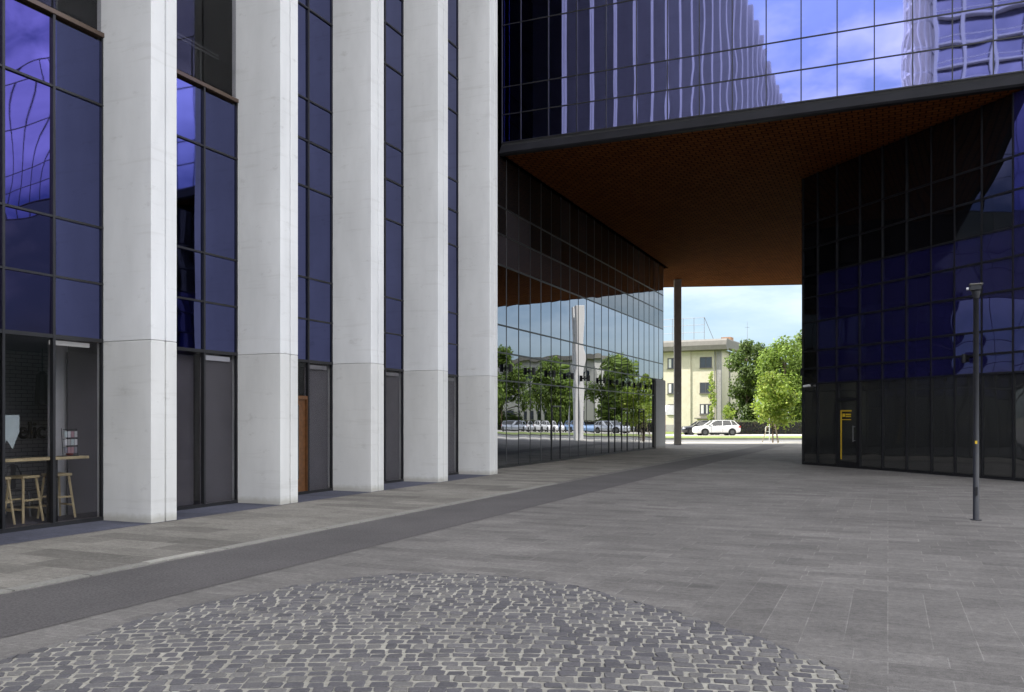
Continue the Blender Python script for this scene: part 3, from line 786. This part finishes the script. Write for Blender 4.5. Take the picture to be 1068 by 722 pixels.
# ------------------------------------------------------------------ right building
CR = Vector((10.75, 32.09, 0)); aR = Vector((.3257,-.9456,0))
rang = math.atan2(aR.y, aR.x)
rb = thing('corner_building', 'dark glass building with deep blue reflections at the right of the passage', 'building', CR, rang)
rm = (Matrix.Translation(CR) @ Matrix.Rotation(rang, 4, 'Z')).inverted()
def rl(X, Y):
    p = rm @ Vector((X, Y, 0)); return (p.x, p.y)
xm = [0, .82, 1.84, 2.98, 4.03, 5.07, 6.07, 6.95, 7.9, 8.92, 9.95, 10.97]
RR = [(.08,2.95,'shop_window'),(2.95,3.5,'spandrel_panel'),(3.5,4.15,'spandrel_panel'),(4.15,5.2,'window_pane'),(5.2,6.1,'spandrel_panel'),(6.1,6.9,'spandrel_panel'),(6.9,7.9,'attic_panel'),(7.9,8.82,'attic_window'),(8.82,10.55,'attic_window')]
for i in range(len(xm)-1):
    for (z0, z1, kind) in RR:
        if kind == 'shop_window' and i == 2: continue
        mt_ = M['shop_dark'] if kind == 'shop_window' else M['attic'] if ((z0 > 6.8 and i < 9) or i == 0) else M['deep']  # blue and black panes laid out like the mirrored view, reflection as colour
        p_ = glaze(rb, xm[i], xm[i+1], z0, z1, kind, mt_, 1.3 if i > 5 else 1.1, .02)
        if i >= 6 and kind != 'shop_window': p_.rotation_euler.z = R(2.6 if i > 7 else 3.4)
for x_ in xm: bar('mullion', rb, x_-.022, x_+.022, 0, 10.55, .045)
for z_ in (0, 2.95, 3.5, 4.15, 5.2, 6.1, 6.9, 7.9, 8.82): bar('transom', rb, 0, xm[-1], z_-(.03 if z_ else 0), z_+.03+(.05 if not z_ else 0), .03, .03)
E_ = CR+aR*10.95
body = [(.02,.06),(10.95,.06), rl(E_.x+13*K, E_.y-13*S), rl(22.6,41.6)]
MB().prism(body, 0, 10.54).build('body', M['shop_dark'], rb)
# glass door with the yellow sign
dR = MB().box((1.86,-.03,.08),(1.95,.03,2.95)).box((2.84,-.03,.08),(2.96,.03,2.95)).box((1.95,-.03,2.3),(2.84,.03,2.4)).box((1.95,-.03,.08),(2.84,.03,.2)).build('door', M['frame'], rb)
link('door_glass', pane(.88, 2.08, 'door_glass', 1, M['shop_dark'], .3), dR, (2.395,.01,.21))
link('fanlight', pane(.88, .52, 'fanlight', 1, M['shop_dark'], .3), dR, (2.395,.01,2.41))
MB().tube([(2.74,-.09,.9),(2.74,-.09,1.45)], .014, 8).box((2.73,-.09,.93),(2.75,.0,.95)).box((2.73,-.09,1.4),(2.75,.0,1.42)).build('handle', M['steel'], dR)
sg = MB().box((2.02,-.006,.28),(2.07,.004,1.98)).box((2.07,-.006,1.93),(2.56,.004,1.98))
sg.build('yellow_sign', M['yellow'], dR)
lt = MB().box((2.12,-.005,1.75),(2.24,.003,1.86)); rnd = random.Random(2)
for zz_ in (1.81, 1.74):
    x_ = 2.28
    while x_ < 2.52:
        w_ = rnd.uniform(.015,.03); lt.box((x_,-.005,zz_),(x_+w_,.003,zz_+.045)); x_ += w_+.009
lt.box((2.1,-.005,1.64),(2.54,.003,1.665)); lt.build('sign_lettering', M['yellow'], dR)
wall_light(CR+aR*.12+Vector((-.05,-.02,3.35)), rang, 'small black drum light at the corner of the dark right building beside the passage', None) if False else None
t_ = thing('wall_light', 'small black drum light at the passage corner of the dark right building', 'light', CR+Vector((0,0,3.42)), rang, 'drum lights on the dark right building')
box('bracket', (-.16,.1,-.03),(.0,.16,.03), M['blackmetal'], t_); MB().tube([(-.2,.13,-.13),(-.2,.13,.13)], .08, 10).build('lamp_housing', M['blackmetal'], t_)
wall_light(CR+aR*7.42+Vector((0,0,3.42)), rang, 'small black drum light on the dark right building behind the lamp post', 'drum lights on the dark right building')
cmr = thing('security_camera', 'small pale camera on the dark right building above its first pane', 'camera', CR+aR*.42+Vector((0,0,2.86)), rang)
MB().tube([(-.12,-.22,.0),(.1,-.1,.03)], .045, 10).build('housing', M['white'], cmr); box('bracket', (-.02,-.14,-.02),(.02,-.03,.02), M['white'], cmr)
up = thing('ground_spotlight', 'small pale ground spotlight at the foot of the dark right facade', 'light', W(28.5,2.15,.0), rang)
MB().tube([(0,0,0),(0,0,.05),(0,0,.09)], [.1,.1,.06], 14).build('housing', M['blackmetal'], up); MB().tube([(0,0,.09),(0,0,.12)], [.09,.05], 12).build('lens', M['white'], up)

# ------------------------------------------------------------------ lamp post
lp = thing('lamp_post', 'slim charcoal lamp post with a small square head on the right of the plaza', 'lamp post', Vector((7.735,14.49,0)), -TH)
MB().tube([(0,0,.0),(0,0,1.4),(0,0,1.41),(0,0,3.72)], [.048,.047,.045,.041], 16).build('pole', M['postpaint'], lp, smooth=True)
MB().tube([(0,0,0),(0,0,.012)], .085, 16).build('base_plate', M['postpaint'], lp)
MB().tube([(0,0,3.70),(0,0,3.76),(0,0,3.82)], [.045,.06,.07], 14).build('collar', M['postpaint'], lp)
hd = MB().box((-.09,-.08,3.83),(.07,.08,3.915)).build('lamp_head', M['postpaint'], lp, bevel=.006)
MB().box((-.1,-.095,3.917),(.1,.095,3.94)).build('lamp_cap', M['eave'], hd, bevel=.006)
MB().tube([(-.145,-.03,3.86),(-.11,-.03,3.86)], .022, 10).build('sensor', M['white'], hd)
MB().box((-.02,-.054,1.275),(.014,-.044,1.325)).build('sticker', M['yellow'], lp)
MB().box((-.02,-.06,.42),(.02,-.05,.56)).build('access_hatch', M['frame'], lp)

# ------------------------------------------------------------------ vegetation
def leaf_cloud(mb, blobs, n, size, cols, rnd, squash=1.0):
    tot = sum(r**2 for *_, r in blobs)
    for (cx, cy, cz, r) in blobs:
        k = int(n*r*r/tot)
        tb = rnd.uniform(.8, 1.2)
        for _ in range(k):
            d = Vector((rnd.gauss(0,1), rnd.gauss(0,1), rnd.gauss(0,1))).normalized()
            rr = r*(rnd.random()**.38)
            wob = 1+.35*noise.noise(Vector((cx,cy,cz))+d*2.1)
            p = Vector((cx,cy,cz))+Vector((d.x, d.y, d.z*squash))*rr*wob
            a = (d+Vector((rnd.gauss(0,.7), rnd.gauss(0,.7), rnd.gauss(0,.7)+.5))).normalized()
            t = a.cross(Vector((rnd.random()-.5, rnd.random()-.5, rnd.random()-.5))).normalized(); q = a.cross(t)
            s = size*rnd.uniform(.6, 1.3)
            c = rnd.choice(cols); kk = rnd.uniform(.8, 1.2)*tb
            mb.add([p-t*s, p+q*s*.5-a*s*.1, p+t*s, p-q*s*.5-a*s*.1], [(0,1,2,3)], tuple(x*kk for x in c))
def tree(name, label, loc, height, radius, base, nblob, nleaf, lsize, cols, seed, group=None, trunk_r=.16, squash=1.0, cat='tree', tall=False):
    rnd = random.Random(seed)
    t = thing(name, label, cat, loc, 0, group)
    tr = MB(); top = height*.85
    pts = [(rnd.uniform(-.06,.06)*i, rnd.uniform(-.06,.06)*i, top*i/5) for i in range(6)]; pts[0] = (0,0,-.1)
    tr.tube(pts, [trunk_r*(1-.16*i) for i in range(6)], 8)
    blobs = []
    for i in range(nblob):
        a = rnd.uniform(0, 6.28); zz = base+(height-base)*((i+.5)/nblob)
        prof = math.sin(math.pi*min(1, max(.05, (zz-base)/(height-base)*.85+.12)))**.7
        rad = radius*prof*rnd.uniform(.3, .8)*(.35 if tall else 1)
        br = radius*rnd.uniform(.3, .5)*(.6+.4*prof)
        b_ = (rad*math.cos(a), rad*math.sin(a), min(zz, height-br*.7), br); blobs.append(b_)
        s0 = Vector(pts[min(4, max(1, int(zz/top*4)))]); tr.tube([s0, (s0+Vector(b_[:3]))/2+Vector((0,0,.1*br)), b_[:3]], [trunk_r*.4, trunk_r*.25, trunk_r*.1], 6)
    if not tall: blobs.append((0,0,(base+height)/2, radius*.6))
    tr.build('trunk', M['bark'], t, smooth=True)
    lm = MB(); leaf_cloud(lm, blobs, nleaf, lsize, cols, rnd, squash); lm.build('crown', M['leaf'], t)
    return t
DARK = [(.055,.09,.018),(.07,.115,.022),(.09,.14,.028)]
MID = [(.15,.23,.03),(.185,.26,.04),(.12,.19,.028)]
LITE = [(.25,.35,.045),(.31,.38,.06),(.2,.3,.04)]
tree('leafy_tree', 'dark green dense tree standing beside the cream building', px_ground(779,106,-.08), 11.2, 3.2, .6, 18, 9000, .2, DARK+MID[2:], 1, trunk_r=.2)
tree('leafy_tree', 'dark green tree between the cream building and the lighter trees, behind the hedge', px_ground(797,104,-.08), 10.6, 3.0, .6, 16, 8000, .2, DARK, 12, trunk_r=.2)
tree('leafy_tree', 'tall light green tree behind the hedge at the right of the gap', px_ground(818,101,-.08), 11.0, 3.6, 1.0, 20, 10000, .19, MID+LITE[2:], 2, trunk_r=.2)
tree('leafy_tree', 'mid green tree mostly hidden by the dark right building', px_ground(846,103,-.08), 10.6, 3.6, .8, 18, 7000, .2, MID, 3, trunk_r=.2)
for i, (X, Y) in enumerate(((47,106),(54,101),(36.5,108),(98,100),(64,99),(74,98),(41,101),(83,97))):
    tree('leafy_tree', 'green street tree mirrored in the passage glass wall', Vector((X,Y,-.08)), 8+2.2*(i%3), 4.4, .2, 18, 7000, .3, DARK[1:]+MID, 40+i, group='trees mirrored in the glass wall', trunk_r=.2)
YT = px_ground(806,60.6)
yt = tree('young_tree', 'young staked tree with bright yellow green leaves at the pavement edge', YT, 4.9, 1.8, 1.3, 17, 2300, .15, LITE, 4, trunk_r=.06, cat='young tree')
tree('poplar_sapling', 'thin upright pale sapling in front of the cream building', px_ground(742,96,-.08), 7.0, .95, 1.0, 16, 900, .12, LITE, 5, trunk_r=.05, cat='sapling', tall=True)
tree('small_sapling', 'small low sapling with sparse leaves behind the white car', px_ground(759,96.5,-.08), 3.2, 1.1, 1.3, 8, 420, .12, LITE, 6, trunk_r=.04, cat='sapling')
tp = thing('tree_stakes', 'tripod of thin wooden stakes around the young tree', 'tree stakes', YT, .4)
for i in range(3):
    a = i*2.094+.3; MB().tube([(.72*math.cos(a),.72*math.sin(a),0),(.16*math.cos(a),.16*math.sin(a),1.75)], .03, 6).build('stake', M['stake'], tp)
MB().tube([(.2*math.cos(i*2.094+.3),.2*math.sin(i*2.094+.3),1.6) for i in (0,1,2,0)], .02, 5).build('tie', M['stake'], tp)
# hedge
hg = thing('hedge', 'clipped dark green hedge running behind the white car', 'hedge', Vector((45,98.5,-.1)), 0)
hb = MB(); rnd = random.Random(9)
hb.box((-21.5,-.35,0),(40,.35,1.35), None)
hb.build('stems', M['dark'], hg)
lm = MB()
for _ in range(9000):
    x_ = rnd.uniform(-21.7, 12) if rnd.random() < .6 else rnd.uniform(12, 40); face = rnd.random()
    if face < .6: p = Vector((x_, -.45+rnd.uniform(-.1,.06), rnd.uniform(0,1.5)))
    else: p = Vector((x_, rnd.uniform(-.5,.5), 1.45+rnd.uniform(-.06,.09)))
    a = Vector((rnd.gauss(0,.6), -.6+rnd.gauss(0,.5), .5+rnd.gauss(0,.5))).normalized()
    t = a.cross(Vector((rnd.random()-.5,rnd.random()-.5,rnd.random()-.5))).normalized(); q = a.cross(t); s = rnd.uniform(.05,.11)
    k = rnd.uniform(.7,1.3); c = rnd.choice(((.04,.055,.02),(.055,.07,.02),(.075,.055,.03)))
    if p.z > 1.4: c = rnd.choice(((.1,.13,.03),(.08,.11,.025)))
    lm.add([p-t*s, p+q*s*.6, p+t*s, p-q*s*.6], [(0,1,2,3)], tuple(x*k for x in c))
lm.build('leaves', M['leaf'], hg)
# hoop and white pole by the verge
hp = thing('barrier_hoop', 'pale inverted U hoop standing on the verge left of the young tree', 'hoop', px_ground(800.5,80,-.03), R(10))
MB().tube([(-.2,0,0),(-.2,0,.85),(-.14,0,.95),(.14,0,.95),(.2,0,.85),(.2,0,0)], .035, 8).build('hoop', M['curtain'], hp); box('crossbar', (-.17,-.02,.5),(.17,.02,.54), M['curtain'], hp)
wp_ = tag(MB().tube([(0,0,0),(0,0,1.9),(0,0,1.94)], [.035,.03,.01], 8).build('marker_pole', M['curtain'], loc=px_ground(802.5,66,-.12)), 'thin pale pole standing just left of the young tree trunk', 'pole')

# ------------------------------------------------------------------ cars
def car(label, paint, loc, rz, group, long_=4.7, h=1.62):
    t = thing('parked_car', label, 'car', loc, rz, group)
    sx, sz = long_/4.7, h/1.62
    # body shell lofted from half sections: (x, half width, sill z, shoulder z)
    st_ = [(-2.35,.62,.42,.62),(-2.3,.74,.30,.78),(-2.1,.86,.24,.90),(-1.6,.92,.22,.97),(-1.0,.93,.22,1.0),(-.2,.935,.22,1.02),(.8,.935,.22,1.05),(1.5,.93,.24,1.08),(2.0,.90,.28,1.1),(2.25,.84,.34,1.05),(2.35,.74,.42,.92)]
    mb = MB(); vs = []
    for (x, hw_, z0, z1) in st_:
        for (yy, z) in ((-.82,z0),(-1.0,z0+.14),(-1.0,z0+(z1-z0)*.62),(-.93,z1-.03),(-.8,z1+.015),(0,z1+.05),(.8,z1+.015),(.93,z1-.03),(1.0,z0+(z1-z0)*.62),(1.0,z0+.14),(.82,z0)):
            vs.append((x*sx, yy*hw_, z*sz))
    n = 11; fs = []
    for i in range(len(st_)-1):
        for j in range(n): fs.append((i*n+j, i*n+(j+1)%n, (i+1)*n+(j+1)%n, (i+1)*n+j))
    fs += [tuple(range(n))[::-1], tuple(range((len(st_)-1)*n, len(st_)*n))]
    mb.add(vs, fs); mb.build('body', paint, t, smooth=True)
    # cabin glass and roof
    def cabin(name, prof, mt_, parent):
        c = MB(); vv = []
        for (x, hw_, z) in prof: vv.append((x*sx, -hw_, z*sz))
        for (x, hw_, z) in prof: vv.append((x*sx, hw_, z*sz))
        m_ = len(prof); c.add(vv, [tuple(range(m_)), tuple(range(m_,2*m_))[::-1]]+[((i+1)%m_, i, m_+i, m_+(i+1)%m_) for i in range(m_)])
        return c.build(name, mt_, parent, bevel=.03)
    cabin('windows', [(-1.08,.84,1.0),(-.38,.70,1.5),(.3,.69,1.57),(1.35,.68,1.54),(2.12,.76,1.08)], M['carglass'], t)
    cabin('roof', [(-.42,.66,1.5),(.0,.675,1.605),(.7,.675,1.625),(1.5,.66,1.59),(1.78,.64,1.52),(1.2,.69,1.53),(.3,.7,1.54)], paint, t)
    for (xa_, za, xb_, zb, hwa, hwb) in ((-1.1,1.02,-.4,1.53,.86,.7),(.42,1.04,.46,1.57,.865,.705),(1.42,1.06,1.3,1.56,.86,.69),(2.14,1.08,1.62,1.55,.79,.66)):
        for s_ in (-1, 1): MB().tube([(xa_*sx,s_*hwa,za*sz),(xb_*sx,s_*hwb,zb*sz)], .045 if xa_ > 2 or xa_ < 0 else .03, 6).build('pillar', paint, t)
    for s_ in (-1, 1):
        MB().tube([(-.3*sx,s_*.66,1.6*sz),(0,s_*.66,1.66*sz),(1.3*sx,s_*.65,1.65*sz),(1.5*sx,s_*.65,1.6*sz)], .016, 6).build('roof_rail', M['steel'], t)
        for wx in (-1.42, 1.42):
            wl = MB().tube([(wx*sx,s_*.70,.345),(wx*sx,s_*.74,.345),(wx*sx,s_*.93,.345),(wx*sx,s_*.955,.345)], [.3,.345,.345,.3], 22).build('wheel', M['tyre'], t)
            rm_ = MB().tube([(wx*sx,s_*.94,.345),(wx*sx,s_*.962,.345)], .22, 16)
            rm_.build('rim', M['rim'], wl)
            MB().tube([(wx*sx,s_*.9,.36),(wx*sx,s_*.943,.36)], .41, 22).build('wheel_arch', M['blackmetal'], t)
        box('headlight', (-2.27*sx,s_*.72-.14,.66*sz),(-2.02*sx,s_*.72+.1,.8*sz), M['headlamp'], t, .02)
        box('tail_light', (2.1*sx,s_*.8-.09,.84*sz),(2.33*sx,s_*.8+.07,1.0*sz), M['redlight'], t, .02)
        box('mirror', (-.85*sx,s_*1.0-.1,1.02*sz),(-.65*sx,s_*1.0+.06,1.15*sz), paint, t, .02)
        for dx in (-.35, .75): box('door_handle', (dx*sx,s_*.945-.012,.86*sz),((dx+.2)*sx,s_*.945+.012,.9*sz), M['steel'], t)
        for dx in (-.75, .42, 1.35): box('door_seam', (dx*sx,s_*.936-.004,.36),((dx+.018)*sx,s_*.936+.004,.98*sz), M['blackmetal'], t)
        box('sill_trim', (-1.0*sx,s_*.9-.03,.2),(1.0*sx,s_*.9+.03,.3), M['blackmetal'], t)
    return t
G_ = 'cars parked across the road'
car('white estate car with roof rails parked side on beyond the verge', M['carpaint'], Vector(((746.8-534)/F_PX*91,91,-.1)), R(4), G_, 4.75, 1.6)
car('black car parked behind the white car beside the tall column', M['carblack'], Vector(((732-534)/F_PX*94.5,94.5,-.1)), R(3), G_, 4.7, 1.55)
for i, (X, Y, p) in enumerate(((46,90,'carsilver'),(51.5,90.2,'carblue'),(57,90,'carpaint'),(62.5,90.3,'carsilver'),(72,89.8,'carpaint'),(77.5,90,'carsilver'))):
    car('%s car mirrored in the passage glass wall' % dict(carsilver='silver', carblue='pale blue', carpaint='white')[p], M[p], Vector((X,Y,-.1)), R(90 if i > 3 else 0), 'cars mirrored in the glass wall', 4.5, 1.5)

# ------------------------------------------------------------------ cream building
cD = Vector((.882,-.471,0)); cC = Vector((26.9,112,-.1))
cb_ = thing('cream_building', 'cream rendered three storey building with a grey overhanging eave across the road', 'building', cC, math.atan2(cD.y, cD.x))
LB, DB = 26.0, 10.5
box('wall', (-LB,0,0),(0,DB,10.7), M['cream'], cb_)
box('corner_strip', (-.56,-.05,0),(.04,.4,10.6), M['quoin'], cb_)
box('pilaster', (-5.35,-.12,0),(-3.95,.02,10.55), M['cream'], cb_)
box('pilaster', (-13.2,-.12,0),(-11.8,.02,10.55), M['cream'], cb_)
box('plinth', (-LB-.03,-.09,0),(.07,DB,.95), M['quoin'], cb_)
ev = MB(); pr = [(-.95,10.62),(.1,10.5),(.1,12.05),(-.7,12.0),(-.98,11.75),(-1.08,11.2)]
n_ = len(pr); ev.add([(-LB-.8,y,z) for y, z in pr]+[(1.0,y,z) for y, z in pr], [tuple(range(n_)), tuple(range(n_,2*n_))[::-1]]+[((i+1)%n_, i, n_+i, n_+(i+1)%n_) for i in range(n_)])
ev.build('eave', M['eave'], cb_)
MB().box((.1,-.6,10.75),(1.0,DB+.4,11.95)).build('side_eave', M['eave'], cb_, bevel=.1)
rf = box('roof', (-LB-.6,.1,11.6),(.9,DB+.2,12.0), M['quoin'], cb_)
box('chimney', (-1.0,4,12.0),(.3,5.4,12.6), plain('brown_brick', (.3,.17,.1), .9), rf)
def win(x0, z0, z1, w_=1.6):
    f_ = MB().box((x0,-.03,z0),(x0+.1,.06,z1)).box((x0+w_-.1,-.03,z0),(x0+w_,.06,z1)).box((x0+.1,-.03,z0),(x0+w_-.1,.06,z0+.1)).box((x0+.1,-.03,z1-.1),(x0+w_-.1,.06,z1)).box((x0+w_/2-.05,-.03,z0+.1),(x0+w_/2+.05,.06,z1-.1)).build('window', M['winframe'], cb_)
    MB().box((x0+.1,-.012,z0+.1),(x0+w_-.1,-.006,z1-.1)).build('pane', M['winglass'], f_)
    if rnd.random() < .8: MB().box((x0+.16,-.02,z0+.12),(x0+.16+w_*.22,-.014,z1-.12)).box((x0+w_*.52,-.02,z0+.12),(x0+w_*.64,-.014,z1-.12)).build('curtain', M['curtain'], f_)
    MB().box((x0-.08,-.14,z0-.08),(x0+w_+.08,.02,z0-.01)).build('sill', M['eave'], f_)
for x0 in (-2.75, -7.1, -10.2, -16, -20):
    for (z0, z1) in ((8.36,9.75),(5.05,6.45),(2.3,3.65)): win(x0, z0, z1)
box('canopy', (-3.2,-.95,1.72),(-.9,-.02,1.86), M['eave'], cb_)
MB().tube([(-.75,-.12,.0),(-.75,-.12,10.5)], .06, 8).build('downpipe', M['steel'], cb_)
MB().tube([(.12,4.2,.0),(.12,4.2,10.7)], .07, 8).build('downpipe', M['steel'], cb_)
# billboard frame on the roof
cm_ = Matrix.Translation(cC) @ Matrix.Rotation(math.atan2(cD.y, cD.x), 4, 'Z')
bf = thing('roof_sign_frame', 'empty pale steel lattice sign frame on the roof of the cream building', 'sign frame', cm_ @ Vector((-5.9,3.0,12.0)), math.atan2(cD.y, cD.x))
for x_ in (-4.5,-3.0,-1.5, 0, 1.5, 2.9): MB().tube([(x_,0,0),(x_,0,3.3)], .035, 6).build('post', M['steel'], bf)
for z_ in (.3, 1.3, 2.3, 3.25): MB().tube([(-4.6,0,z_),(2.95,0,z_)], .03, 6).build('rail', M['steel'], bf)
MB().tube([(2.9,0,3.3),(3.9,1.6,0)], .035, 6).build('brace', M['steel'], bf)
an = tag(MB().tube([(0,0,0),(0,0,3.2)], [.03,.015], 6).box((-.3,-.01,2.4),(.3,.01,2.43)).build('antenna', M['steel'], loc=cm_ @ Vector((1.2,DB-1,11.9))), 'thin antenna mast at the right end of the cream building roof', 'antenna')
# pale porch left of the column
po = thing('entrance_porch', 'small pale sloped entrance porch left of the tall column', 'porch', px_ground(699,100,-.1), 0)
MB().prism_y([(-.9,2.2),(.9,2.2),(.5,3.3),(-.3,3.3)], -1, 1).build('roof', M['white'], po)
for sx in (-.75, .75): box('post', (sx-.06,-.9,0),(sx+.06,-.78,2.2), M['redlight'] if sx < 0 else M['steel'], po)

# ------------------------------------------------------------------ buildings behind the viewpoint (mirrored in the bridge) and at the right
wt = thing('balcony_tower', 'white balconied tower mirrored in the bridge glass at upper right', 'building', W(-73,17), -TH)
box('core', (-11,-18,0),(13,-.1,64), mirror('tower_glass', (.2,.21,.3)), wt)
for i in range(1, 20):
    z_ = i*3.15
    sl = MB().box((-11.4,0,z_),(13,1.0,z_+.28)).box((-11.4,.9,z_+.9),(13,1.0,z_+1.0)).build('balcony', M['white'], wt)
    c_ = MB(); c_.prism([(-12+1.9*math.cos(a)-1.2, -4+4.6*math.sin(a)) for a in [k*.3927 for k in range(16)]], z_, z_+.26); c_.build('curved_balcony', M['white'], wt)
for x_ in (-11.3, -8, -4.5, -1, 2.5, 6, 9.5, 12.8): box('rib', (x_-.2,.0,0),(x_+.2,1.15,62), M['white'], wt)
for k in range(16):
    a = k*.3927; x_, y_ = -13.2+1.9*math.cos(a), -4+4.6*math.sin(a); MB().tube([(x_,y_,0),(x_,y_,60)], .12, 6).build('rail_post', M['white'], wt)
ap = thing('pale_block', 'pale apartment block mirrored in the left part of the passage glass wall', 'building', Vector((86,112,-.1)), R(-18))
box('wall', (-15,0,0),(15,12,11.5), M['concrete_grey'], ap)
for ix in range(8):
    for iz in range(3):
        f_ = box('window', (-13.4+ix*3.5,-.06,1.6+iz*3.3),(-11.8+ix*3.5,.02,3.1+iz*3.3), M['winglass'], ap)
box('roof', (-15.5,-.6,11.5),(15.5,12.5,12.2), M['eave'], ap)
